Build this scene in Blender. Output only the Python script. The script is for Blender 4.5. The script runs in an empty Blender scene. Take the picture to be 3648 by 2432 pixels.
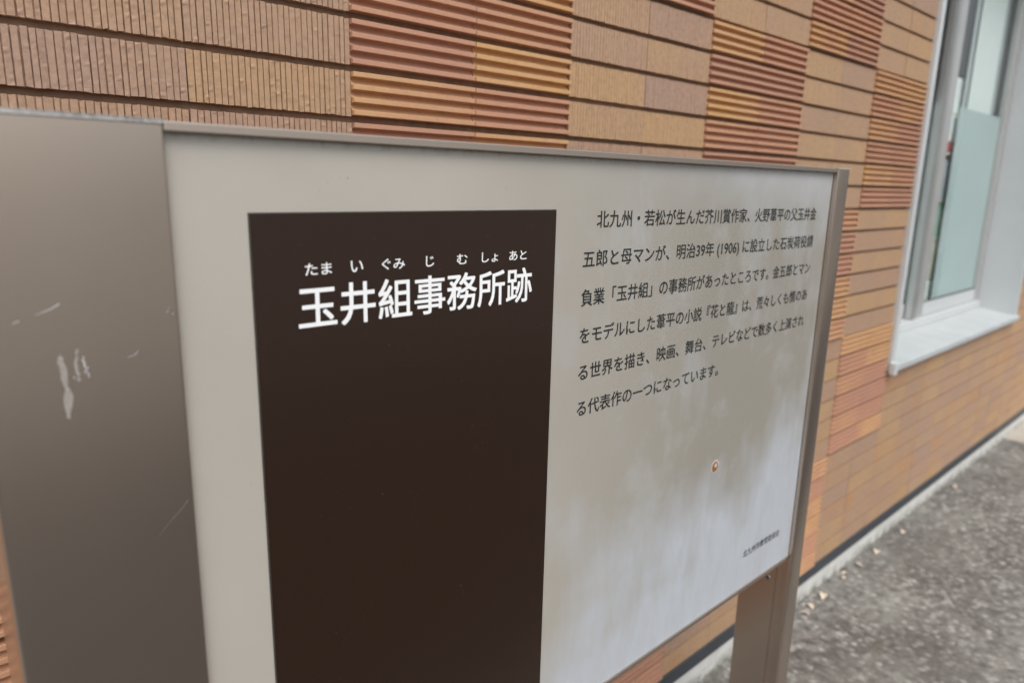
import bpy, bmesh, math, random
import numpy as np
from mathutils import Matrix, Vector

random.seed(7)
rng = np.random.default_rng(11)
SC = bpy.context.scene
COL = SC.collection
ZC = 1.508            # eye height; heights below are often given relative to it

# ------------------------------------------------------------------ camera
PITCH, YAW, ROLL = 0.22128, 0.73985, 0.02248
fw = Vector((math.sin(YAW) * math.cos(PITCH), math.cos(YAW) * math.cos(PITCH), -math.sin(PITCH)))
rt = Vector((math.cos(YAW), -math.sin(YAW), 0.0))
up = rt.cross(fw)
rt2 = rt * math.cos(ROLL) + up * math.sin(ROLL)
up2 = -rt * math.sin(ROLL) + up * math.cos(ROLL)
cam = bpy.data.cameras.new('camera')
cam_o = bpy.data.objects.new('camera', cam)
COL.objects.link(cam_o)
m = Matrix.Identity(4)
for i in range(3):
    m[i][0], m[i][1], m[i][2] = rt2[i], up2[i], -fw[i]
m[0][3], m[1][3], m[2][3] = 0.0, 0.0, ZC
cam_o.matrix_world = m
cam.sensor_fit = 'HORIZONTAL'
cam.sensor_width = 36.0
cam.lens = 2492.47 / 3648.0 * 36.0
cam.clip_start = 0.02
cam.clip_end = 2000.0
cam.dof.use_dof = True
cam.dof.focus_distance = 0.90
cam.dof.aperture_fstop = 3.5
SC.camera = cam_o

# ------------------------------------------------------------------ world, sun, exposure
SUN_EL, SUN_AZ = math.radians(58), math.radians(205)
w = bpy.data.worlds.new('World')
SC.world = w
w.use_nodes = True
wn = w.node_tree
sky = wn.nodes.new('ShaderNodeTexSky')
sky.sky_type = 'NISHITA'
sky.sun_disc = False
sky.sun_elevation = SUN_EL
sky.sun_rotation = SUN_AZ
sky.air_density = 1.0
sky.dust_density = 4.0
hsv = wn.nodes.new('ShaderNodeHueSaturation')
hsv.inputs['Saturation'].default_value = 0.30
wn.links.new(sky.outputs[0], hsv.inputs['Color'])
bg = wn.nodes['Background']
wn.links.new(hsv.outputs[0], bg.inputs['Color'])
bg.inputs['Strength'].default_value = 0.10

sun = bpy.data.lights.new('sun', 'SUN')
sun.energy = 0.7
sun.angle = math.radians(40)
sun.color = (1.0, 0.95, 0.88)
sun_o = bpy.data.objects.new('sun', sun)
COL.objects.link(sun_o)
sd = Vector((math.sin(SUN_AZ) * math.cos(SUN_EL), math.cos(SUN_AZ) * math.cos(SUN_EL), math.sin(SUN_EL)))
sun_o.rotation_euler = sd.to_track_quat('Z', 'Y').to_euler()

SC.view_settings.view_transform = 'Standard'
SC.view_settings.look = 'None'
SC.view_settings.exposure = 0.95
SC.view_settings.gamma = 1.0
SC.cycles.max_bounces = 8
SC.cycles.glossy_bounces = 4
SC.cycles.transmission_bounces = 6
SC.cycles.transparent_max_bounces = 8

# ------------------------------------------------------------------ material helpers
def mat(name):
    mt = bpy.data.materials.new(name)
    mt.use_nodes = True
    nt = mt.node_tree
    return mt, nt, nt.nodes['Principled BSDF']

def node(nt, typ, **kw):
    n = nt.nodes.new(typ)
    for k, v in kw.items():
        if k.startswith('in_'):
            key = k[3:]
            key = int(key) if key.isdigit() else key.replace('_', ' ')
            n.inputs[key].default_value = v
        else:
            setattr(n, k, v)
    return n

def pos(nt, scale=(1, 1, 1), loc=(0, 0, 0)):
    g = node(nt, 'ShaderNodeNewGeometry')
    mp = node(nt, 'ShaderNodeMapping')
    mp.inputs['Scale'].default_value = scale
    mp.inputs['Location'].default_value = loc
    nt.links.new(g.outputs['Position'], mp.inputs['Vector'])
    return mp.outputs[0]

def noise(nt, vec, scale, detail=3.0, rough=0.55, dist=0.0):
    n = node(nt, 'ShaderNodeTexNoise')
    n.inputs['Scale'].default_value = scale
    n.inputs['Detail'].default_value = detail
    n.inputs['Roughness'].default_value = rough
    n.inputs['Distortion'].default_value = dist
    nt.links.new(vec, n.inputs['Vector'])
    return n.outputs['Fac']

def ramp(nt, fac, stops, interp='LINEAR'):
    r = node(nt, 'ShaderNodeValToRGB')
    r.color_ramp.interpolation = interp
    el = r.color_ramp.elements
    while len(el) > 1:
        el.remove(el[-1])
    el[0].position = stops[0][0]
    c = stops[0][1]
    el[0].color = (*c, 1) if not isinstance(c, (int, float)) else (c, c, c, 1)
    for p, c in stops[1:]:
        e = el.new(p)
        e.color = (*c, 1) if not isinstance(c, (int, float)) else (c, c, c, 1)
    nt.links.new(fac, r.inputs['Fac'])
    return r.outputs['Color']

def mix(nt, a, b, fac, blend='MIX'):
    n = node(nt, 'ShaderNodeMix', data_type='RGBA', blend_type=blend)
    for key, v in (('A', a), ('B', b)):
        s = [i for i in n.inputs if i.name == key and i.type == 'RGBA'][0]
        if isinstance(v, tuple):
            s.default_value = (*v, 1)
        else:
            nt.links.new(v, s)
    f = n.inputs[0]
    if isinstance(fac, (int, float)):
        f.default_value = fac
    else:
        nt.links.new(fac, f)
    return [o for o in n.outputs if o.type == 'RGBA'][0]

def mth(nt, op, a, b=None, clamp=False):
    n = node(nt, 'ShaderNodeMath', operation=op, use_clamp=clamp)
    for i, v in enumerate((a, b)):
        if v is None:
            continue
        if isinstance(v, (int, float)):
            n.inputs[i].default_value = v
        else:
            nt.links.new(v, n.inputs[i])
    return n.outputs[0]

def bump(nt, bs, h, strength=0.3, dist=0.001):
    b = node(nt, 'ShaderNodeBump')
    b.inputs['Strength'].default_value = strength
    b.inputs['Distance'].default_value = dist
    nt.links.new(h, b.inputs['Height'])
    nt.links.new(b.outputs[0], bs.inputs['Normal'])

def maprange(nt, v, a, b, c=0.0, d=1.0):
    n = node(nt, 'ShaderNodeMapRange')
    n.inputs[1].default_value, n.inputs[2].default_value = a, b
    n.inputs[3].default_value, n.inputs[4].default_value = c, d
    nt.links.new(v, n.inputs[0])
    return n.outputs[0]

def sep(nt, vec):
    s = node(nt, 'ShaderNodeSeparateXYZ')
    nt.links.new(vec, s.inputs[0])
    return s.outputs

def simple(name, col, rough=0.5, metal=0.0, var=0.08, scale=20.0, spec=0.5, bmp=0.0, bscale=300.0):
    mt, nt, bs = mat(name)
    p = pos(nt)
    n = noise(nt, p, scale, 4)
    dk = tuple(c * (1 - var) for c in col)
    lt = tuple(min(1, c * (1 + var)) for c in col)
    nt.links.new(ramp(nt, n, [(0.3, dk), (0.7, lt)]), bs.inputs['Base Color'])
    bs.inputs['Roughness'].default_value = rough
    bs.inputs['Metallic'].default_value = metal
    bs.inputs['Specular IOR Level'].default_value = spec
    if bmp:
        bump(nt, bs, noise(nt, p, bscale, 2), bmp)
    return mt

# ---- materials
def tile_material(name, stops, flash, spots, grain=0.75):
    mt, nt, bs = mat(name)
    a = node(nt, 'ShaderNodeAttribute', attribute_name='tile')
    s = node(nt, 'ShaderNodeSeparateColor')
    nt.links.new(a.outputs['Color'], s.inputs[0])
    r, g, b = s.outputs[0], s.outputs[1], s.outputs[2]
    p = pos(nt)
    off = node(nt, 'ShaderNodeVectorMath', operation='MULTIPLY_ADD')
    off.inputs[1].default_value = (7.0, 7.0, 7.0)
    nt.links.new(a.outputs['Color'], off.inputs[0])
    nt.links.new(p, off.inputs[2])
    soft = noise(nt, off.outputs[0], 7.0, 2.0, 0.5)
    t = mth(nt, 'ADD', r, mth(nt, 'MULTIPLY', mth(nt, 'SUBTRACT', soft, 0.5), 0.9), clamp=True)
    c = ramp(nt, t, stops)
    fl = noise(nt, off.outputs[0], 5.0, 1.0, 0.4)
    fm = mth(nt, 'MULTIPLY', maprange(nt, fl, 0.52, 0.72), mth(nt, 'MULTIPLY', g, 0.9), clamp=True)
    c = mix(nt, c, flash, fm)
    fine = noise(nt, p, 90.0, 4.0, 0.7)
    c = mix(nt, c, ramp(nt, fine, [(0.28, 0.72), (0.5, 1.0), (0.75, 1.14)]), grain, 'MULTIPLY')
    sp = noise(nt, p, 420.0, 2.0, 0.6)
    c = mix(nt, c, (0.09, 0.055, 0.035), mth(nt, 'MULTIPLY', maprange(nt, sp, 0.72, 0.77), spots))
    nt.links.new(c, bs.inputs['Base Color'])
    bs.inputs['Roughness'].default_value = 0.78
    bs.inputs['Specular IOR Level'].default_value = 0.3
    h = mth(nt, 'ADD', sp, mth(nt, 'MULTIPLY', fine, 0.35))
    bump(nt, bs, h, 0.5 * grain, 0.0008)
    return mt

M = {}
M['comb'] = tile_material('combed_clay', [(0.0, (0.384, 0.256, 0.190)), (0.3, (0.402, 0.264, 0.184)), (0.7, (0.424, 0.277, 0.176)), (1.0, (0.454, 0.294, 0.166))], (0.46, 0.255, 0.130), 0.45)
M['louvre'] = tile_material('ribbed_terracotta', [(0.0, (0.450, 0.252, 0.182)), (0.4, (0.490, 0.265, 0.175)), (0.75, (0.520, 0.290, 0.175)), (1.0, (0.560, 0.335, 0.175))], (0.57, 0.335, 0.145), 0.2, 0.3)
M['mortar'] = simple('joint_mortar', (0.24, 0.152, 0.100), 0.9, var=0.15, scale=60, bmp=0.4)
M['strip'] = simple('dark_flashing', (0.040, 0.048, 0.058), 0.45, var=0.12, scale=8)
M['white'] = simple('white_painted_metal', (0.54, 0.565, 0.575), 0.35, var=0.03, scale=6)
M['sill'] = simple('toned_down_white_sill', (0.445, 0.475, 0.485), 0.45, var=0.07, scale=9)  # darker copy of the white, painted to hold down light on the slope
M['alu'] = simple('silver_sash_aluminium', (0.52, 0.52, 0.51), 0.38, metal=0.55, var=0.05, scale=10)
M['alu_grey'] = simple('grey_sash_aluminium', (0.36, 0.37, 0.36), 0.4, metal=0.5, var=0.05, scale=10)
M['gasket'] = simple('dark_gasket', (0.03, 0.032, 0.03), 0.6)
M['blind'] = simple('white_blind_fabric', (0.84, 0.88, 0.86), 0.8, var=0.02)
M['blind_grey'] = simple('grey_blind_fabric', (0.52, 0.56, 0.56), 0.8, var=0.02)
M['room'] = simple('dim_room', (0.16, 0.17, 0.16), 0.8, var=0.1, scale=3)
M['room_dark'] = simple('painted_room_dark', (0.035, 0.033, 0.028), 0.8, var=0.1, scale=3)  # near-black colour standing for the shade inside the room
M['red'] = simple('red_card', (0.55, 0.05, 0.06), 0.6)
M['green'] = simple('green_card', (0.25, 0.46, 0.36), 0.6)
M['cream'] = simple('cream_card', (0.62, 0.60, 0.50), 0.6)
M['grey'] = simple('grey_card', (0.48, 0.52, 0.55), 0.6)
M['ink'] = simple('dark_ink', (0.014, 0.017, 0.017), 0.5, var=0.1)
M['letter_white'] = simple('white_vinyl', (0.90, 0.91, 0.92), 0.45, var=0.02)
M['chip'] = simple('chipped_paint', (0.52, 0.51, 0.48), 0.7, var=0.12, scale=200)
M['steel'] = simple('screw_steel', (0.35, 0.34, 0.33), 0.4, metal=0.7)
M['hole'] = simple('screw_recess', (0.02, 0.02, 0.02), 0.7)
M['scuff'] = simple('scuffed_bare_metal', (0.36, 0.33, 0.30), 0.6, metal=0.2, var=0.22, scale=420)
M['scuff_bright'] = simple('bright_scratch', (0.66, 0.66, 0.68), 0.45, metal=0.3, var=0.3, scale=900)
M['leaf'] = simple('dry_leaf', (0.62, 0.52, 0.40), 0.7, var=0.25, scale=40)
M['leaf_pink'] = simple('dry_pinkish_leaf', (0.52, 0.42, 0.36), 0.7, var=0.2, scale=40)

def metal_brown():
    mt, nt, bs = mat('brown_anodised_aluminium')
    p = pos(nt, (220, 220, 2.0))
    br = noise(nt, p, 1.0, 2)
    cl = noise(nt, pos(nt), 6.0, 3)
    c = ramp(nt, cl, [(0.3, (0.535, 0.450, 0.385)), (0.7, (0.560, 0.474, 0.405))])
    nt.links.new(c, bs.inputs['Base Color'])
    bs.inputs['Metallic'].default_value = 0.95
    sc = noise(nt, pos(nt, (1, 1, 1)), 35.0, 5)
    nt.links.new(mth(nt, 'ADD', maprange(nt, sc, 0.3, 0.7, 0.262, 0.264), mth(nt, 'MULTIPLY', br, 0.003)), bs.inputs['Roughness'])
    return mt
M['bronze'] = metal_brown()

def cap_mat():
    mt, nt, bs = mat('weathered_cap')
    n = noise(nt, pos(nt, (1, 1, 1)), 260.0, 5, 0.7)
    l = noise(nt, pos(nt, (6, 6, 400)), 1.0, 3)
    c = ramp(nt, mth(nt, 'MULTIPLY', mth(nt, 'ADD', n, l), 0.5), [(0.34, (0.10, 0.095, 0.09)), (0.47, (0.36, 0.35, 0.34)), (0.62, (0.55, 0.54, 0.53))])
    nt.links.new(c, bs.inputs['Base Color'])
    bs.inputs['Metallic'].default_value = 0.3
    bs.inputs['Roughness'].default_value = 0.55
    bump(nt, bs, n, 0.3, 0.0006)
    return mt
M['cap'] = cap_mat()

def panel_mat():
    """beige satin panel, bluish chalk streaks growing towards its lower right, grime along the top"""
    mt, nt, bs = mat('beige_sign_face')
    p = pos(nt)
    x, y, z = sep(nt, p)
    base = ramp(nt, noise(nt, p, 9.0, 4), [(0.3, (0.425, 0.395, 0.347)), (0.7, (0.450, 0.423, 0.377))])
    # chalking: streaks run down the face, below a slanting front that climbs to the right edge
    st = noise(nt, pos(nt, (12, 1, 3.0)), 1.0, 5, 0.62, 0.4)
    cl = noise(nt, pos(nt, (4.5, 1, 5.0)), 1.0, 4, 0.55)
    front = mth(nt, 'ADD', mth(nt, 'MULTIPLY', mth(nt, 'SUBTRACT', x, 0.60), 0.30), ZC - 0.585)
    d = mth(nt, 'MULTIPLY', mth(nt, 'SUBTRACT', front, z), 6.5)
    edge = mth(nt, 'MULTIPLY', maprange(nt, x, 1.22, 1.38), maprange(nt, z, ZC - 0.12, ZC - 0.40, 0.0, 0.75))
    d = mth(nt, 'MAXIMUM', d, mth(nt, 'SUBTRACT', mth(nt, 'MULTIPLY', edge, 1.1), 0.25))
    k = mth(nt, 'ADD', d, mth(nt, 'MULTIPLY', mth(nt, 'SUBTRACT', mth(nt, 'ADD', mth(nt, 'MULTIPLY', st, 0.75), mth(nt, 'MULTIPLY', cl, 1.0)), 0.875), 2.6))
    k = maprange(nt, k, -0.15, 1.15)
    k = mth(nt, 'MULTIPLY', k, maprange(nt, noise(nt, pos(nt, (30, 1, 9)), 1.0, 6, 0.7), 0.25, 0.6, 0.7, 1.0), clamp=True)
    k = mth(nt, 'MULTIPLY', k, maprange(nt, x, 0.55, 0.68))
    warm = maprange(nt, x, 0.45, 1.0)
    base = mix(nt, base, (0.305, 0.286, 0.247), warm)
    c = mix(nt, base, (0.480, 0.512, 0.556), k)
    # pale mottling over the rest of the face
    bl = noise(nt, pos(nt, (13, 1, 12)), 1.0, 6, 0.68)
    c = mix(nt, c, (0.45, 0.465, 0.47), mth(nt, 'MULTIPLY', maprange(nt, bl, 0.54, 0.70), maprange(nt, x, 0.25, 0.95, 0.12, 0.34)))
    # right margin and top band whiter
    tb = mth(nt, 'MULTIPLY', maprange(nt, z, ZC - 0.05, ZC + 0.015), maprange(nt, x, 0.6, 1.2))
    c = mix(nt, c, (0.46, 0.47, 0.48), mth(nt, 'MULTIPLY', tb, maprange(nt, cl, 0.3, 0.6, 0.3, 0.85)))
    # thin grime creeping down from the top rail
    g1 = noise(nt, pos(nt, (160, 1, 60)), 1.0, 4, 0.7)
    gr = mth(nt, 'MULTIPLY', maprange(nt, z, ZC + 0.026, ZC + 0.0335), maprange(nt, g1, 0.47, 0.66))
    c = mix(nt, c, (0.20, 0.18, 0.15), mth(nt, 'MULTIPLY', gr, 0.45))
    sp = noise(nt, pos(nt), 240.0, 1)
    c = mix(nt, c, (0.13, 0.11, 0.09), mth(nt, 'MULTIPLY', maprange(nt, sp, 0.765, 0.79), 0.6))
    nt.links.new(c, bs.inputs['Base Color'])
    bs.inputs['Metallic'].default_value = 0.0
    nt.links.new(maprange(nt, bl, 0.3, 0.7, 0.36, 0.50), bs.inputs['Roughness'])
    return mt
M['panel'] = panel_mat()

def brown_mat():
    mt, nt, bs = mat('dark_brown_film')
    p = pos(nt)
    sp = noise(nt, p, 520.0, 1)
    c = mix(nt, (0.0255, 0.0132, 0.0084), (0.25, 0.22, 0.2), mth(nt, 'MULTIPLY', maprange(nt, sp, 0.80, 0.815), 0.5))
    nt.links.new(c, bs.inputs['Base Color'])
    bs.inputs['Roughness'].default_value = 0.24
    bs.inputs['Specular IOR Level'].default_value = 0.45
    return mt
M['brown'] = brown_mat()

def rust_mat():
    mt, nt, bs = mat('rust')
    n = noise(nt, pos(nt), 260.0, 3)
    nt.links.new(ramp(nt, n, [(0.3, (0.16, 0.060, 0.014)), (0.6, (0.33, 0.125, 0.025)), (0.8, (0.42, 0.20, 0.06))]), bs.inputs['Base Color'])
    bs.inputs['Roughness'].default_value = 0.85
    return mt
M['rust'] = rust_mat()

def plinth_mat():
    mt, nt, bs = mat('pale_concrete')
    p = pos(nt)
    z = sep(nt, p)[2]
    n = noise(nt, p, 14.0, 6, 0.65)
    c = ramp(nt, n, [(0.3, (0.50, 0.50, 0.475)), (0.55, (0.60, 0.60, 0.575)), (0.75, (0.66, 0.66, 0.64))])
    moss = mth(nt, 'MULTIPLY', maprange(nt, z, 0.045, 0.0), maprange(nt, noise(nt, p, 22.0, 4), 0.38, 0.6))
    c = mix(nt, c, (0.10, 0.105, 0.065), mth(nt, 'MULTIPLY', moss, 0.85))
    nt.links.new(c, bs.inputs['Base Color'])
    bs.inputs['Roughness'].default_value = 0.9
    bump(nt, bs, noise(nt, p, 90.0, 4), 0.4, 0.002)
    return mt
M['plinth'] = plinth_mat()

def asphalt_mat():
    mt, nt, bs = mat('worn_asphalt')
    p = pos(nt)
    v = node(nt, 'ShaderNodeTexVoronoi')
    v.inputs['Scale'].default_value = 52.0
    nt.links.new(p, v.inputs['Vector'])
    sc = node(nt, 'ShaderNodeSeparateColor')
    nt.links.new(v.outputs['Color'], sc.inputs[0])
    st = ramp(nt, sc.outputs[0], [(0.0, (0.115, 0.107, 0.098)), (0.45, (0.170, 0.161, 0.148)), (0.75, (0.240, 0.231, 0.214)), (1.0, (0.38, 0.37, 0.345))])
    edge = maprange(nt, v.outputs['Distance'], 0.35, 0.7)
    c = mix(nt, st, (0.115, 0.105, 0.094), mth(nt, 'MULTIPLY', edge, 0.7))
    pt = noise(nt, pos(nt, (3.2, 4.2, 1)), 1.0, 5, 0.62)
    c = mix(nt, c, (0.34, 0.345, 0.31), mth(nt, 'MULTIPLY', maprange(nt, pt, 0.42, 0.70), 0.5))
    md = noise(nt, p, 24.0, 4, 0.6)
    c = mix(nt, c, ramp(nt, md, [(0.28, 0.45), (0.52, 0.95), (0.75, 1.45)]), 0.9, 'MULTIPLY')
    dk = noise(nt, pos(nt, (1.7, 2.6, 1), (3, 1, 0)), 1.0, 4, 0.6)
    c = mix(nt, c, (0.105, 0.096, 0.086), mth(nt, 'MULTIPLY', maprange(nt, dk, 0.48, 0.66), 0.45))
    gm = noise(nt, pos(nt, (7, 9, 1)), 1.0, 5, 0.7)
    c = mix(nt, c, (0.075, 0.085, 0.050), mth(nt, 'MULTIPLY', maprange(nt, gm, 0.60, 0.72), 0.5))
    nt.links.new(c, bs.inputs['Base Color'])
    bs.inputs['Roughness'].default_value = 0.88
    bump(nt, bs, mth(nt, 'ADD', mth(nt, 'MULTIPLY', v.outputs['Distance'], -0.8), md), 0.7, 0.006)
    return mt
M['asphalt'] = asphalt_mat()
M['dark_reflection_ground'] = simple('unseen_dark_ground', (0.032, 0.028, 0.026), 0.85, var=0.25, scale=30, bmp=0.5, bscale=120)  # for the unseen dark ground added for the metal's reflections
M['paving'] = simple('beige_paving', (0.42, 0.385, 0.335), 0.85, var=0.1, scale=3, bmp=0.3, bscale=80)

def glass_mat(name, tint, refl):
    mt, nt, bs = mat(name)
    nt.nodes.remove(bs)
    out = nt.nodes['Material Output']
    tr = node(nt, 'ShaderNodeBsdfTransparent')
    tr.inputs[0].default_value = (*tint, 1)
    gl = node(nt, 'ShaderNodeBsdfGlossy')
    gl.inputs['Roughness'].default_value = 0.02
    fr = node(nt, 'ShaderNodeFresnel')
    fr.inputs[0].default_value = refl
    mx = node(nt, 'ShaderNodeMixShader')
    gg = node(nt, 'ShaderNodeNewGeometry')
    nt.links.new(mth(nt, 'MULTIPLY', fr.outputs[0], mth(nt, 'SUBTRACT', 1.0, gg.outputs['Backfacing'])), mx.inputs[0])
    nt.links.new(tr.outputs[0], mx.inputs[1])
    nt.links.new(gl.outputs[0], mx.inputs[2])
    nt.links.new(mx.outputs[0], out.inputs['Surface'])
    return mt
M['glass'] = glass_mat('window_glass', (0.955, 0.985, 0.98), 1.5)
M['film'] = simple('frosted_film', (0.47, 0.55, 0.55), 0.6, var=0.05, scale=2)

# ------------------------------------------------------------------ object helpers
def empty(name, loc):
    o = bpy.data.objects.new(name, None)
    o.empty_display_size = 0.1
    COL.objects.link(o)
    o.location = loc
    return o

def tag(o, label=None, cat=None, group=None, kind=None):
    if label: o['label'] = label
    if cat: o['category'] = cat
    if group: o['group'] = group
    if kind: o['kind'] = kind
    return o

def root_of(p):
    v = Vector((0, 0, 0))
    while p is not None:
        v = v + p.location
        p = p.parent
    return v

def link_mesh(name, me, material, parent=None, loc=None):
    """mesh data is given in world coordinates; it is shifted into its parent's frame"""
    o = bpy.data.objects.new(name, me)
    COL.objects.link(o)
    if material is not None and not me.materials:
        me.materials.append(material)
    if parent is not None:
        o.parent = parent
        me.transform(Matrix.Translation(-root_of(parent)))
    elif loc is not None:
        me.transform(Matrix.Translation(-Vector(loc)))
        o.location = loc
    return o

def mesh_from(name, verts, faces, smooth=False):
    me = bpy.data.meshes.new(name)
    me.from_pydata([tuple(v) for v in verts], [], [tuple(f) for f in faces])
    me.update()
    if smooth:
        me.polygons.foreach_set('use_smooth', [True] * len(me.polygons))
    return me

def bm_box(bm, x0, x1, y0, y1, z0, z1):
    vs = [bm.verts.new((x, y, z)) for z in (z0, z1) for y in (y0, y1) for x in (x0, x1)]
    for f in ((0, 2, 3, 1), (4, 5, 7, 6), (0, 1, 5, 4), (2, 6, 7, 3), (0, 4, 6, 2), (1, 3, 7, 5)):
        bm.faces.new([vs[i] for i in f])

def boxes(name, lst, material, parent=None, bev=0.0015, loc=None):
    bm = bmesh.new()
    for b in lst:
        bm_box(bm, *b)
    if bev:
        bmesh.ops.bevel(bm, geom=bm.edges[:], offset=bev, segments=2, affect='EDGES', profile=0.6)
    me = bpy.data.meshes.new(name)
    bm.to_mesh(me)
    bm.free()
    return link_mesh(name, me, material, parent, loc)

def prism_xy(name, pts, z0, z1, material, parent=None, smooth=True, ang=35):
    """closed outline in plan, raised from z0 to z1"""
    n = len(pts)
    vs = [(x, y, z0) for x, y in pts] + [(x, y, z1) for x, y in pts]
    fs = [(i, (i + 1) % n, n + (i + 1) % n, n + i) for i in range(n)]
    fs += [tuple(range(n - 1, -1, -1)), tuple(range(n, 2 * n))]
    me = mesh_from(name, vs, fs)
    if smooth:
        me.polygons.foreach_set('use_smooth', [True] * len(me.polygons))
        me.set_sharp_from_angle(angle=math.radians(ang))
    return link_mesh(name, me, material, parent)

def arc(cx, cy, r, a0, a1, n=8):
    return [(cx + r * math.cos(math.radians(a0 + (a1 - a0) * i / n)), cy + r * math.sin(math.radians(a0 + (a1 - a0) * i / n))) for i in range(n + 1)]

# ------------------------------------------------------------------ setting: ground
def sheet(name, x0, x1, y0, y1, z, material):
    me = mesh_from(name, [(x0, y0, z), (x1, y0, z), (x1, y1, z), (x0, y1, z)], [(0, 1, 2, 3)])
    o = link_mesh(name, me, material)
    o['kind'] = 'structure'
    return o
sheet('pavement', -80, 80, -80, 80, 0.0, M['asphalt'])
sheet('dark_reflection_ground', -60, 60, -3.6, -0.22, 0.004, M['dark_reflection_ground'])  # unseen strip added behind the camera so the bronze reflects something dark
sheet('paved_forecourt', 5.15, 14.0, -0.2, 1.0, 0.004, M['paving'])

# ------------------------------------------------------------------ the tiled building
P, X0, TW = 0.07439, 0.56974, 0.23962          # course height, block origin, tile length
ZTOP = ZC + 0.31926                            # lower edge of course 0
TH = P - 0.0098                                # tile face height
WIN = (2.955, 4.815, ZC - 0.700, ZC + 1.32)    # window surround, outer
R0, R1 = -22, 23
C0, C1 = -10, 34

bld = empty('tiled_building', (3.9, 1.0, 0.0))
tag(bld, 'building with combed and ribbed terracotta tile wall and a white window behind the sign', 'building')

def is_louvre(c, r):
    bx = math.floor(c / 2)
    by = math.floor(r / 6)
    if bx >= 5 and r >= 9:
        return False
    return (bx + by) % 2 == 1 if bx < 5 else False
# pattern check: block column 4 (tiles 8, 9) has ribbed courses 0-5, block column 3 combed there
def tile_kind(c, r):
    bx, by = math.floor(c / 2), math.floor(r / 6)
    lou = {0: 1, 1: 0, 2: 1, 3: 0, 4: 1}.get(bx, None)
    if lou is None:
        lou = (bx + 1) % 2 if bx < 0 else None
    if lou is None:
        return 'comb'
    return 'louvre' if (lou + by) % 2 == 1 else 'comb'

class Grid:
    """collects quad grids with a colour value per vertex"""
    def __init__(s):
        s.v, s.f, s.c, s.n = [], [], [], 0
    def grid(s, V, col):
        r, c = V.shape[:2]
        s.v.append(V.reshape(-1, 3))
        idx = np.arange(r * c).reshape(r, c) + s.n
        q = np.stack([idx[:-1, :-1], idx[:-1, 1:], idx[1:, 1:], idx[1:, :-1]], -1).reshape(-1, 4)
        s.f.append(q)
        s.c.append(np.tile(np.array(col, float), (r * c, 1)))
        s.n += r * c
    def build(s, name, material, parent):
        V, F, C = np.concatenate(s.v), np.concatenate(s.f), np.concatenate(s.c)
        me = bpy.data.meshes.new(name)
        me.vertices.add(len(V)); me.vertices.foreach_set('co', V.ravel())
        me.loops.add(F.size); me.loops.foreach_set('vertex_index', F.ravel())
        me.polygons.add(len(F))
        me.polygons.foreach_set('loop_start', np.arange(0, F.size, 4))
        me.update(calc_edges=True)
        at = me.attributes.new('tile', 'FLOAT_COLOR', 'POINT')
        at.data.foreach_set('color', np.concatenate([C, np.ones((len(C), 1))], 1).ravel())
        me.polygons.foreach_set('use_smooth', [False] * len(me.polygons))
        me.validate()
        return link_mesh(name, me, material, parent)

YF = 1.0
def comb_tile(G, xa, xb, za, zb, col, detail, deep=1.0):
    dy = rng.normal(0, 0.0006)
    y = YF + dy
    if detail == 0:
        xs = np.array([xa, xb]); ys = np.array([y, y])
        zs = np.array([za, zb])
        jit = 0
    else:
        n = 28
        pit = (xb - xa) / n
        xs, ys = [xa], [y]
        for i in range(1, n):
            x = xa + pit * i + rng.normal(0, pit * 0.07)
            g = max(0.0007, rng.normal(0.0017, 0.0003) * (0.5 + 0.5 * deep))
            dp = max(0.0006, rng.normal(0.0032, 0.0007) * deep)
            lift = rng.normal(0, 0.00025)
            xs += [x - g * .5, x - g * .36, x + g * .36, x + g * .5]
            ys += [y + lift, y + dp, y + dp, y + lift]
        xs.append(xb); ys.append(y)
        xs, ys = np.array(xs), np.array(ys)
        zs = np.linspace(za, zb, 17 if detail == 2 else 2)
    X, Z = np.meshgrid(xs, zs)
    Y = np.tile(ys, (len(zs), 1))
    if detail == 2:
        jx = rng.normal(0, 0.00010, X.shape)
        burr = (rng.random(X.shape) < 0.030) * rng.uniform(0.0003, 0.0010, X.shape) * deep
        jx[:, 0] = jx[:, -1] = 0
        X = X + jx
        Y = Y + rng.normal(0, 0.00010, Y.shape) - burr
        Z = Z + rng.normal(0, 0.0004, Z.shape) * ((Z == za) | (Z == zb))
    V = np.stack([X, Y, Z], -1)
    # wrap the border back to give the tile its thickness
    T = V[-1:].copy(); T[..., 1] = YF + 0.0118
    B = V[:1].copy(); B[..., 1] = YF + 0.0118
    V = np.concatenate([B, V, T], 0)
    L = V[:, :1].copy(); L[..., 1] = YF + 0.0118
    Rr = V[:, -1:].copy(); Rr[..., 1] = YF + 0.0118
    V = np.concatenate([L, V, Rr], 1)
    G.grid(V, col)

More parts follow.
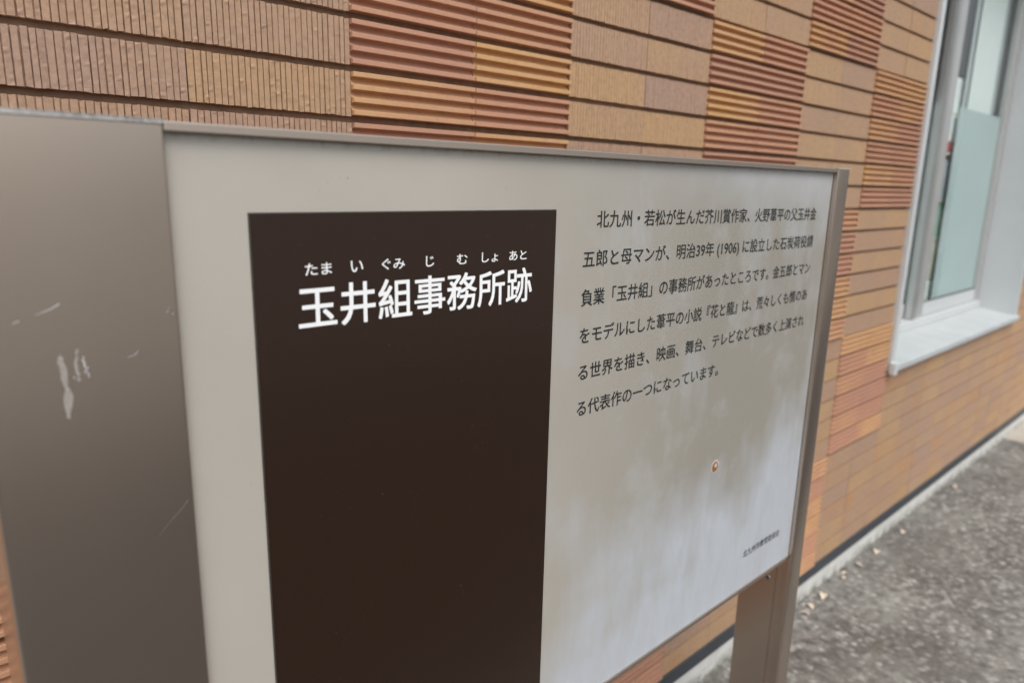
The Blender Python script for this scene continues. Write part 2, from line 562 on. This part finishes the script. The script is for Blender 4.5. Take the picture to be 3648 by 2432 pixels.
def louvre_tile(G, xa, xb, za, zb, col):
    y = YF - 0.006 + rng.normal(0, 0.0006)
    prof = []
    for i in range(4):
        z0 = zb - i * P / 4
        prof += [(y + 0.0002, z0), (y, z0 - 0.0005), (y, z0 - 0.0066), (y + 0.0004, z0 - 0.0072)]
        if i < 3:
            z1 = zb - (i + 1) * P / 4
            prof += [(y + 0.0122, z0 - 0.0086), (y + 0.0130, z0 - 0.0100), (y + 0.0118, z0 - 0.0120), (y + 0.0070, z1 + 0.0006), (y + 0.0060, z1 + 0.0001)]
    prof = [(YF + 0.0118, zb)] + prof + [(YF + 0.0118, prof[-1][1])]
    pz = np.array(prof)
    V = np.zeros((len(pz), 2, 3))
    V[:, 0, 0], V[:, 1, 0] = xa, xb
    V[:, :, 1] = pz[:, :1]
    V[:, :, 2] = pz[:, 1:]
    V = V[::-1]
    G.grid(V, col)
    # end faces: strips between the profile and the back plane
    for x, fl in ((xa, 0), (xb, 1)):
        E = np.zeros((len(pz), 2, 3))
        E[..., 0] = x
        E[:, 0, 1] = YF + 0.0119
        E[:, 1, 1] = pz[:, 0]
        E[..., 2] = pz[:, 1:]
        G.grid(E if fl else E[::-1], col)

# firing tone of the tiles one can tell apart in the photograph: 0 mauve, 1 golden
TONE = {(-2, 1): .4, (-1, 1): .35, (-2, 2): .35, (-1, 2): .4, (-2, 3): .08, (-1, 3): .75, (-2, 4): .5, (-1, 4): .15,
        (2, 0): .6, (3, 0): .3, (2, 1): .5, (3, 1): .75, (2, 2): .95, (3, 2): .05, (2, 3): .85, (3, 3): 1.0, (2, 4): .35, (3, 4): .5,
        (4, -1): .85, (5, -1): .65, (4, -2): .7, (6, 0): .85, (7, 0): .3, (6, 1): .8, (7, 1): .6, (6, 2): .45, (7, 2): .65, (6, 3): .85, (7, 3): .8,
        (6, 4): .7, (7, 4): .8, (6, 5): .5, (7, 5): .5, (8, 6): .8, (9, 6): .85, (8, 7): .4, (9, 7): .5, (8, 8): .85, (9, 8): .9, (8, 9): .3, (9, 9): .35,
        (8, 10): .9, (9, 10): .95, (8, 11): .4, (9, 11): .45, (6, 12): .2, (7, 12): .3, (7, 13): .95, (7, 14): .25, (7, 15): .9, (7, 16): .8, (7, 17): .5,
        (0, 1): .45, (1, 1): .55, (0, 2): .3, (1, 2): 1.1, (0, 3): .85, (1, 3): .45, (0, 4): .3, (1, 4): .8, (1, 0): .75, (0, 0): .3,
        (4, 0): 1.3, (5, 0): .4, (4, 1): .15, (5, 1): .2, (4, 2): 1.1, (5, 2): .55, (4, 3): .45, (5, 3): .4, (4, 4): .2, (5, 4): .2,
        (8, 0): .9, (9, 0): 1.1, (8, 1): .6, (9, 1): .9, (8, 2): .9, (9, 2): .3, (8, 3): .5, (9, 3): .4, (8, 4): 1.0, (9, 4): .5, (8, 5): .4, (9, 5): .3,
        (8, 12): 1.1, (9, 12): 1.2, (8, 13): .5, (9, 13): .9, (8, 14): .6, (9, 14): .3, (8, 15): .3, (9, 15): .2, (8, 16): .7, (9, 16): .3, (8, 17): .3, (9, 17): .9}
comb_near, louv = Grid(), Grid()
for c in range(C0, C1):
    for r in range(R0, R1 + 1):
        xa, xb = X0 + c * TW + 0.0011, X0 + (c + 1) * TW - 0.0011
        za = ZTOP - r * P
        zb = za + (TH if r < 12 else P - 0.0055)
        # room for the window
        if xb > WIN[0] + 0.004 and xa < WIN[1] - 0.004 and zb > WIN[2] + 0.004 and za < WIN[3]:
            if xa < WIN[0] - 0.02:
                xb = WIN[0] + 0.006
            elif xb > WIN[1] + 0.02:
                xa = WIN[1] - 0.006
            else:
                continue
        col = (rng.beta(1.5, 1.2), rng.random() ** 1.5, rng.random())
        if (c, r) in TONE:
            col = (TONE[c, r], 0.15 if tile_kind(c, r) == 'comb' else TONE[c, r] * 1.5 - 0.45, col[2])
        if (c >= 8 and r >= 9 or r >= 17) and (c, r) not in TONE:          # low courses and those under the window get more flash tint
            col = (col[0], 0.35 + 0.65 * rng.random(), col[2])
        if tile_kind(c, r) == 'louvre':
            louvre_tile(louv, xa, xb, za, zb, col)
        else:
            det = 0
            if -2 <= c < 7 and -9 <= r:
                det = 2 if c < 5 else 1
            elif 7 <= c < 12:
                det = 1
            comb_tile(comb_near, xa, xb, za, zb, col, det, 1.0 if c < 2 else 0.42)
tc = comb_near.build('combed_tiles', M['comb'], bld)
tl = louv.build('ribbed_tiles', M['louvre'], bld)
# backing wall with the window opening left free
XL, XR, ZW = X0 + C0 * TW, X0 + C1 * TW, ZTOP - R0 * P + TH
YB = YF + 0.0112
wi = (WIN[0] + 0.03, WIN[1] + 0.01, WIN[2] + 0.02, WIN[3])
boxes('wall', [(XL, wi[0], YB, YB + 0.19, 0.06, ZW), (wi[1], XR, YB, YB + 0.19, 0.06, ZW),
               (wi[0], wi[1], YB, YB + 0.19, 0.06, wi[2]), (wi[0], wi[1], YB, YB + 0.19, wi[3], ZW)], M['mortar'], bld, bev=0)
boxes('base_flashing', [(XL, XR, YF - 0.006, YB - 0.001, ZC - 1.431, ZC - 1.3865)], M['strip'], bld, bev=0.002)
pl = []
for a, b in ((XL, 1.35), (1.354, 4.146), (4.150, 6.9), (6.904, XR)):
    pl.append((a, b, YF, YB + 0.1, -0.1, ZC - 1.4325))
boxes('concrete_plinth', pl, M['plinth'], bld, bev=0.004)
boxes('parapet_cap', [(XL, XR, YF - 0.03, YB + 0.2, ZW + 0.002, ZW + 0.05)], M['strip'], bld, bev=0.004)

# --- window
YS = 1.18
win = boxes('window', [(WIN[0], WIN[0] + 0.034, YF - 0.016, YS + 0.03, WIN[2] + 0.02, WIN[3]),
                       (WIN[1] - 0.012, WIN[1] + 0.022, YF - 0.016, YS + 0.03, WIN[2] + 0.02, WIN[3]),
                       (WIN[0] + 0.034, WIN[1] - 0.012, YF - 0.016, YS + 0.03, WIN[3] - 0.034, WIN[3])], M['white'], bld, bev=0.003)
# sloped sill
def sill():
    x0, x1 = WIN[0] - 0.001, WIN[1] + 0.023
    pr = [(YF - 0.032, ZC - 0.700), (YF - 0.032, ZC - 0.678), (YF - 0.029, ZC - 0.675), (YS - 0.022, ZC - 0.648), (YS + 0.03, ZC - 0.648), (YS + 0.03, ZC - 0.700)]
    n = len(pr)
    vs = [(x0, y, z) for y, z in pr] + [(x1, y, z) for y, z in pr]
    fs = [(i, n + i, n + (i + 1) % n, (i + 1) % n) for i in range(n)] + [tuple(range(n)), tuple(range(2 * n - 1, n - 1, -1))]
    return link_mesh('sill', mesh_from('sill', vs, fs), M['sill'], win)
sill()
boxes('sill_end_cap', [(WIN[0] - 0.006, WIN[0] + 0.028, YF - 0.036, YF - 0.010, ZC - 0.714, ZC - 0.664)], M['white'], win, bev=0.005)
boxes('track', [(WIN[0] + 0.036, WIN[1] - 0.014, YS - 0.02, YS + 0.07, ZC - 0.647, ZC - 0.607)], M['white'], win, bev=0.003)
def sash(name, x0, x1, y, wl, wr, material):
    zb, zt = ZC - 0.604, WIN[3] - 0.06
    bt = ZC - 0.537
    s = boxes(name, [(x0, x0 + wl, y, y + 0.03, zb, zt), (x1 - wr, x1, y, y + 0.03, zb, zt)], material, win, bev=0.004)
    return s, bt, zt
lx0, lx1 = WIN[0] + 0.04, 3.80
s, bt, zt = sash('sash', lx0, lx1, YS + 0.034, 0.05, 0.06, M['alu_grey'])
boxes('bottom_rail', [(lx0 + 0.05, lx1 - 0.06, YS + 0.036, YS + 0.062, ZC - 0.604, bt)], M['white'], win, bev=0.003)
boxes('pane', [(lx0 + 0.045, lx1 - 0.055, YS + 0.047, YS + 0.052, bt - 0.005, zt)], M['glass'], win, bev=0)
rx0, rx1 = 3.715, WIN[1] - 0.016
s2, bt, zt = sash('sash', rx0, rx1, YS, 0.155, 0.075, M['alu'])
boxes('stile_cover', [(rx0 + 0.004, rx0 + 0.05, YS - 0.006, YS - 0.0005, ZC - 0.604, zt)], M['alu_grey'], win, bev=0.002)
boxes('bottom_rail', [(rx0 + 0.155, rx1 - 0.075, YS + 0.002, YS + 0.028, ZC - 0.604, bt)], M['white'], win, bev=0.003)
boxes('pane', [(rx0 + 0.15, rx1 - 0.07, YS + 0.012, YS + 0.017, bt - 0.005, zt)], M['glass'], win, bev=0)
boxes('gasket', [(rx0 + 0.155, rx1 - 0.075, YS + 0.004, YS + 0.010, bt + 0.001, bt + 0.006)], M['gasket'], win, bev=0)
boxes('frosted_film', [(4.030, rx1 - 0.07, YS + 0.0185, YS + 0.0195, bt, ZC + 0.415)], M['film'], win, bev=0)
boxes('frosted_film', [(lx0 + 0.05, lx1 - 0.06, YS + 0.0535, YS + 0.0545, bt, ZC + 0.415)], M['film'], win, bev=0)
for q in (rx0 + 0.02, rx1 - 0.06):
    boxes('rubber_stop', [(q, q + 0.05, YS - 0.018, YS - 0.002, ZC - 0.648, ZC - 0.630)], M['gasket'], win, bev=0.002)

# room behind the window
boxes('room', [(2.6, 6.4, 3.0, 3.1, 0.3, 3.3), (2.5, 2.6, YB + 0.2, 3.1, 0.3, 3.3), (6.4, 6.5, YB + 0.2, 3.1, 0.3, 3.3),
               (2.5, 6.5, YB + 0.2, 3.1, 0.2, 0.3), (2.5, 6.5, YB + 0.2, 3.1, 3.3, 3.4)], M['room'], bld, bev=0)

bl = empty('window_blind', (4.5, YS + 0.055, ZC + 0.41))
boxes('blind_slat', [(4.245, 4.635, YS + 0.050, YS + 0.053, ZC + 0.418, WIN[3] - 0.1)], M['blind'], bl, bev=0.001)
boxes('blind_slat', [(4.205, 4.245, YS + 0.062, YS + 0.065, ZC + 0.41, WIN[3] - 0.1)], M['blind_grey'], bl, bev=0.001)
boxes('blind_slat', [(4.246, 4.98, YS + 0.062, YS + 0.065, ZC + 0.41, WIN[3] - 0.1)], M['blind_grey'], bl, bev=0.001)
tag(bl, 'white and grey vertical blind hanging inside the upper part of the window', 'blind')
def card(name, x, y, z, wd, h, d, mt, label, cat):
    o = boxes(name, [(x - wd / 2, x + wd / 2, y, y + d, z, z + h)], mt, loc=(x, y, z), bev=0.004)
    tag(o, label, cat)
    return o
shelf = empty('bookcase', (4.4, 1.27, 0.3))
tag(shelf, 'grey bookcase standing in the room behind the clear strip of the window glass', 'bookcase')
boxes('back_panel', [(3.92, 4.98, 1.29, 1.31, 0.3, ZC + 0.54)], M['blind_grey'], shelf, bev=0.001)
for q in (3.90, 4.98):
    boxes('side_panel', [(q, q + 0.02, 1.25, 1.36, 0.3, ZC + 0.54)], M['grey'], shelf, bev=0.001)
SH = [-0.62, -0.42, -0.22, -0.03, 0.20, 0.40]
for h in SH:
    boxes('shelf', [(3.921, 4.979, 1.218 if h < 0.3 else 1.262, 1.289, ZC + h - 0.012, ZC + h)], M['cream'], shelf, bev=0.001)
boxes('room_shade_sheet', [(3.90, 5.0, 1.262, 1.36, ZC + 0.585, ZC + 1.4)], M['room_dark'], shelf, bev=0.001)  # dark sheet painted in place of the unlit room above the shelves
card('box_file', 4.24, 1.263, ZC + 0.401, 0.30, 0.17, 0.02, M['blind'], 'white box on the top shelf of the bookcase behind the glass', 'box')
card('box_file', 4.07, 1.221, ZC + 0.201, 0.26, 0.05, 0.05, M['red'], 'red box seen through the clear strip of the window glass', 'box')
card('box_file', 4.07, 1.2215, ZC + 0.252, 0.27, 0.125, 0.05, M['blind'], 'white box standing on the red box behind the window glass', 'box')
card('box_file', 4.07, 1.221, ZC - 0.029, 0.26, 0.19, 0.05, M['grey'], 'grey box on the shelf between the red and the green box', 'box')
card('box_file', 4.07, 1.221, ZC - 0.219, 0.22, 0.17, 0.05, M['green'], 'green box on the middle shelf behind the window glass', 'box')
card('box_file', 4.07, 1.221, ZC - 0.419, 0.26, 0.18, 0.05, M['cream'], 'cream box on the shelf below the green box', 'box')
card('box_file', 4.07, 1.221, ZC - 0.619, 0.26, 0.18, 0.05, M['blind'], 'white box on the lowest visible shelf behind the window glass', 'box')

# ------------------------------------------------------------------ the sign
S = 0.608
sign = empty('information_sign', (0.78, S + 0.05, 0.0))
tag(sign, 'beige and dark brown information sign on bronze posts in front of the tiled wall', 'sign')
# pillar: wide rounded profile left of the face
YP, YE = S - 0.010, S + 0.105
pts = arc(0.0405 + 0.006, YP + 0.006, 0.006, 180, 270, 8) + arc(0.1775 - 0.003, YP + 0.003, 0.003, 270, 360, 5) + [(0.1775, YE), (0.0405, YE)]
pil = prism_xy('pillar', pts, 0.0, ZC + 0.0385, M['bronze'], sign)
cpts = [(0.109 + (x - 0.109) * 1.012, y if y > S else y - 0.001) for x, y in pts]
capo = prism_xy('pillar_cap', cpts, ZC + 0.0392, ZC + 0.0428, M['cap'], pil, ang=30)
# sign face
PX0, PX1, PZ0, PZ1 = 0.1780, 1.3765, ZC - 0.7690, ZC + 0.0335
panel = boxes('panel', [(PX0, PX1, S, S + 0.022, PZ0, PZ1)], M['panel'], sign, bev=0)
boxes('top_rail', [(PX0, 1.3755, S - 0.0075, S + 0.03, PZ1 + 0.0003, PZ1 + 0.0085)], M['bronze'], sign, bev=0.0012)
boxes('bottom_rail', [(PX0, 1.3755, S - 0.003, S + 0.03, PZ0 - 0.0075, PZ0 - 0.0003)], M['bronze'], sign, bev=0.0012)
# right-hand post: extrusion with a slot that holds the face and runs on to the ground
xa, xb = 1.3775, 1.4272
yf = S - 0.0095
po = arc(xb - 0.004, yf + 0.004, 0.004, 270, 360, 5) + [(xb, S + 0.105), (xa, S + 0.105), (xa, S + 0.024), (xa + 0.006, S + 0.024), (xa + 0.006, S - 0.001), (xa, S - 0.001)] + arc(xa + 0.0025, yf + 0.0025, 0.0025, 180, 270, 4)
post = prism_xy('post', po, 0.0, ZC + 0.0405, M['bronze'], sign, ang=25)
prism_xy('post_cap', [(xa - 0.0004, yf - 0.0005), (xb + 0.0006, yf - 0.0005), (xb + 0.0006, S + 0.1055), (xa - 0.0004, S + 0.1055)], ZC + 0.0408, ZC + 0.0432, M['cap'], post, smooth=False)
# screw in the side of the post, under the face
def disc_x(name, x, y, z, r0, r1, t, material, parent, n=24):
    vs, fs = [], []
    prof = [(t * 0.2, r0), (t, r0 * 0.86), (t, r1), (t * 0.3, r1 * 0.9), (t * 0.3, 0.0001)]
    for d, r in prof:
        for i in range(n):
            a = 2 * math.pi * i / n
            vs.append((x - d, y + r * math.cos(a), z + r * math.sin(a)))
    for k in range(len(prof) - 1):
        for i in range(n):
            j = (i + 1) % n
            fs.append((k * n + i, k * n + j, (k + 1) * n + j, (k + 1) * n + i))
    return link_mesh(name, mesh_from(name, vs, fs), material, parent)
disc_x('screw', xa, 0.6475, ZC - 0.840, 0.0062, 0.0036, 0.0016, M['steel'], post)
disc_x('screw_recess', xa, 0.6475, ZC - 0.840, 0.0035, 0.001, 0.0012, M['hole'], post)

# dark brown field
bx0, bx1, bz1, bz0 = 0.2436, 0.6230, ZC - 0.0302, PZ0 + 0.004
brown = boxes('brown_field', [(bx0, bx1, S - 0.0009, S - 0.0002, bz0, bz1)], M['brown'], panel, bev=0)
boxes('pinstripe', [(bx0 - 0.0013, bx0 - 0.0004, S - 0.0006, S - 0.0002, bz0, bz1 + 0.0009), (bx0 - 0.0004, bx1, S - 0.0006, S - 0.0002, bz1 + 0.0004, bz1 + 0.0009)], M['ink'], panel, bev=0)

# lettering
def text_mesh(s):
    cu = bpy.data.curves.new('lettering', 'FONT')
    cu.body = s
    cu.size = 1.0
    cu.resolution_u = 4
    o = bpy.data.objects.new('lettering', cu)
    COL.objects.link(o)
    bpy.context.view_layer.update()
    dg = bpy.context.evaluated_depsgraph_get()
    me = bpy.data.meshes.new_from_object(o.evaluated_get(dg))
    bpy.data.objects.remove(o)
    bpy.data.curves.remove(cu)
    n = len(me.vertices)
    a = np.zeros(n * 3)
    me.vertices.foreach_get('co', a)
    a = a.reshape(-1, 3)
    f = [tuple(p.vertices) for p in me.polygons]
    bpy.data.meshes.remove(me)
    return a, f
REF, _ = text_mesh('五郎母業組')
RZ0, RZ1 = REF[:, 1].min(), REF[:, 1].max()

def lettering(name, items, y, material, parent):
    """items: (string, x left, x right, z bottom, z top, boldness, own) -> one mesh of flat letters"""
    V, F, n = [], [], 0
    for s, xl, xr, zb, zt, off, own in items:
        a, f = text_mesh(s)
        r0, r1 = (a[:, 1].min(), a[:, 1].max()) if own else (RZ0, RZ1)
        x = xl + (a[:, 0] - a[:, 0].min()) / (a[:, 0].max() - a[:, 0].min()) * (xr - xl)
        z = ZC + zb + (a[:, 1] - r0) / (r1 - r0) * (zt - zb)
        em = (zt - zb)
        shifts = [(0, 0)] if not off else [(0, 0), (-1, -1), (1, -1), (-1, 1), (1, 1)]
        for k, (sx, sz) in enumerate(shifts):     # heavier strokes: the outline laid down again a hair to each side
            V += [(p + sx * off * em, y - 0.00002 * k, q + sz * off * em) for p, q in zip(x, z)]
            F += [tuple(i + n for i in q) for q in f]
            n = len(V)
    me = mesh_from(name, V, F)
    me.validate()
    return link_mesh(name, me, material, parent)

YL = S - 0.0013
lettering('title_lettering', [('玉井組事務所跡', 0.2845, 0.5838, -0.1380, -0.0972, 0.012, True)], YL, M['letter_white'], brown)
kana = [('たま', 0.2926, 0.3196), ('い', 0.3401, 0.3534), ('ぐみ', 0.3749, 0.4021), ('じ', 0.4287, 0.4389), ('む', 0.4698, 0.4843), ('しょ', 0.5051, 0.5289), ('あと', 0.5466, 0.5741)]
for s, a, b in kana:
    lettering('reading_lettering', [(s, a, b, -0.0872, -0.0762, 0.010, True)], YL, M['letter_white'], brown)
lines = [('北九州・若松が生んだ芥川賞作家、火野葦平の父玉井金', 0.6995, 1.3225),
         ('五郎と母マンが、明治39年 (1906) に設立した石炭荷役請', 0.6755, 1.3220),
         ('負業「玉井組」の事務所があったところです。金五郎とマン', 0.6758, 1.3220),
         ('をモデルにした葦平の小説『花と龍』は、荒々しくも情のあ', 0.6760, 1.3218),
         ('る世界を描き、映画、舞台、テレビなどで数多く上演され', 0.6762, 1.3215),
         ('る代表作の一つになっています。', 0.6763, 1.0255)]
YT = S - 0.0004
for i, (s, a, b) in enumerate(lines):
    lettering('text_line', [(s, a, b, -0.0532 - 0.05075 * i, -0.0312 - 0.05075 * i, 0.009, False)], YT, M['ink'], panel)
lettering('issuer_lettering', [('北九州市教育委員会', 1.1775, 1.3210, -0.7025, -0.6870, 0.004, False)], YT, M['ink'], panel)

# marks: rust spot on the face, scuffs on the pillar
def blob(name, outline, y, material, parent):
    vs = [(x, y, ZC + z) for x, z in outline]
    me = mesh_from(name, vs, [tuple(range(len(vs)))])
    return link_mesh(name, me, material, parent)
def ragged(pts, amp=0.0003, sub=4):
    out = []
    n = len(pts)
    for i in range(n):
        (x0, z0), (x1, z1) = pts[i], pts[(i + 1) % n]
        for k in range(sub):
            t = k / sub
            out.append((x0 + (x1 - x0) * t + random.gauss(0, amp), z0 + (z1 - z0) * t + random.gauss(0, amp)))
    return out
def ring(cx, cz, rx, rz, n=18, amp=0.12):
    return [(cx + rx * math.cos(2 * math.pi * i / n) * (1 + random.uniform(-amp, amp)), cz + rz * math.sin(2 * math.pi * i / n) * (1 + random.uniform(-amp, amp))) for i in range(n)]
blob('chipped_rim', ring(1.0442, -0.4755, 0.0127, 0.0122, n=28, amp=0.07), S - 0.0003, M['chip'], panel)
blob('rust_spot', ring(1.0442, -0.4765, 0.0098, 0.0094, n=28, amp=0.05), S - 0.0005, M['rust'], panel)
blob('chipped_rim', ring(1.0455, -0.4740, 0.0044, 0.0038), S - 0.0007, M['chip'], panel)
YQ = YP - 0.0002
blob('scuff_mark', ragged([(0.0916, -0.1303), (0.0897, -0.1338), (0.0903, -0.1459), (0.0917, -0.1582), (0.0899, -0.1664), (0.0905, -0.1801), (0.0930, -0.1807), (0.0967, -0.1641), (0.0945, -0.1563), (0.0943, -0.1429), (0.0928, -0.1331)]), YQ, M['scuff'], pil)
blob('scuff_mark', ragged([(0.1019, -0.1283), (0.1005, -0.1366), (0.1002, -0.145), (0.1009, -0.1525), (0.1029, -0.1535), (0.1025, -0.145), (0.1025, -0.1369), (0.1034, -0.1285)], 0.0004), YQ, M['scuff'], pil)
blob('scuff_mark', ragged([(0.0975, -0.1500), (0.0980, -0.1480), (0.0997, -0.1490), (0.0999, -0.1506), (0.0985, -0.1512)], 0.0003), YQ, M['scuff'], pil)
def speckles(name, pts, r, material, parent):
    vs, fs = [], []
    for x, z in pts:
        n = len(vs)
        rr = r * random.uniform(0.6, 1.3)
        for i in range(7):
            a = 2 * math.pi * i / 7
            vs.append((x + rr * math.cos(a) * random.uniform(.7, 1.2), YQ, ZC + z + rr * math.sin(a) * random.uniform(.7, 1.3)))
        fs.append(tuple(range(n, n + 7)))
    return link_mesh(name, mesh_from(name, vs, fs), material, parent)
speckles('scratch', [(0.1057 + 0.0024 * t + random.gauss(0, 0.0004), -0.1350 - 0.0160 * t) for t in np.linspace(0, 1, 16)], 0.0007, M['scuff_bright'], pil)
def scratch(pts, wd):
    vs = []
    for k, (x, z) in enumerate(pts):
        h = wd * (0.3 + 0.7 * k / (len(pts) - 1))
        vs += [(x, YQ, ZC + z + h), (x, YQ, ZC + z - h)]
    fs = [(2 * i, 2 * i + 1, 2 * i + 3, 2 * i + 2) for i in range(len(pts) - 1)]
    link_mesh('scratch', mesh_from('scratch', vs, fs), M['scuff_bright'], pil)
scratch([(0.0793, -0.0998), (0.084, -0.0982), (0.089, -0.0966), (0.0925, -0.0945), (0.0949, -0.0932)], 0.0005)
scratch([(0.0648, -0.1049), (0.0670, -0.1039), (0.0691, -0.1031)], 0.0004)
scratch([(0.1364, -0.1396), (0.140, -0.1388), (0.1428, -0.1377), (0.144, -0.1360)], 0.0004)
speckles('scratch', [(0.1690 + random.gauss(0, 0.0012), -0.1065 + random.gauss(0, 0.0012)) for _ in range(9)], 0.0004, M['scuff_bright'], pil)
scratch([(0.146, -0.297), (0.155, -0.288), (0.165, -0.279), (0.172, -0.272)], 0.00009)

# ------------------------------------------------------------------ fallen leaves along the plinth
LEAVES = [(2.509, 0.955, 0.046, 0.3, 0, 'largest pale dry leaf lying against the plinth just right of the sign post'),
          (2.404, 0.958, 0.036, 1.1, 0, 'round pale leaf on the asphalt next to the largest leaf, nearer the sign post'),
          (2.345, 0.949, 0.032, 2.0, 1, 'dull pinkish leaf closest to the sign post'),
          (2.700, 0.962, 0.026, 0.6, 1, 'small pinkish leaf of the close pair at the foot of the plinth, the nearer one'),
          (2.735, 0.970, 0.028, 2.6, 0, 'small pale leaf of the close pair at the foot of the plinth, the farther one'),
          (2.845, 0.962, 0.030, 1.7, 1, 'faded leaf at the plinth between the close pair and the long narrow leaf'),
          (3.020, 0.955, 0.042, 0.2, 0, 'long narrow tan leaf at the plinth below the middle of the window'),
          (3.304, 0.948, 0.040, 0.1, 1, 'long pinkish leaf at the plinth, the next one beyond the narrow tan leaf'),
          (4.064, 0.962, 0.044, 0.5, 1, 'farthest pinkish leaf, lying beside the joint in the concrete plinth')]
for i, (x, y, ln, rot, k, label) in enumerate(LEAVES):
    vs, fs = [], []
    n = 9
    for a in range(n):
        t = a / (n - 1)
        hw = ln * 0.30 * math.sin(math.pi * min(1, t * 0.94 + 0.03)) ** 0.8
        zz = 0.004 + 0.006 * math.sin(math.pi * t) + random.uniform(0, 0.001)
        vs += [((t - 0.5) * ln, -hw, zz + 0.35 * hw), ((t - 0.5) * ln, 0, zz), ((t - 0.5) * ln, hw, zz + 0.45 * hw)]
    for a in range(n - 1):
        for b in range(2):
            fs.append((a * 3 + b, a * 3 + b + 1, a * 3 + b + 4, a * 3 + b + 3))
    me = mesh_from('fallen_leaf', vs, fs, True)
    lf = bpy.data.objects.new('fallen_leaf', me)
    COL.objects.link(lf)
    me.materials.append(M['leaf_pink'] if k else M['leaf'])
    lf.location = (x, y, -0.003)
    lf.rotation_euler = (0, 0, rot)
    tag(lf, label, 'leaf', 'dry leaves blown along the foot of the wall')
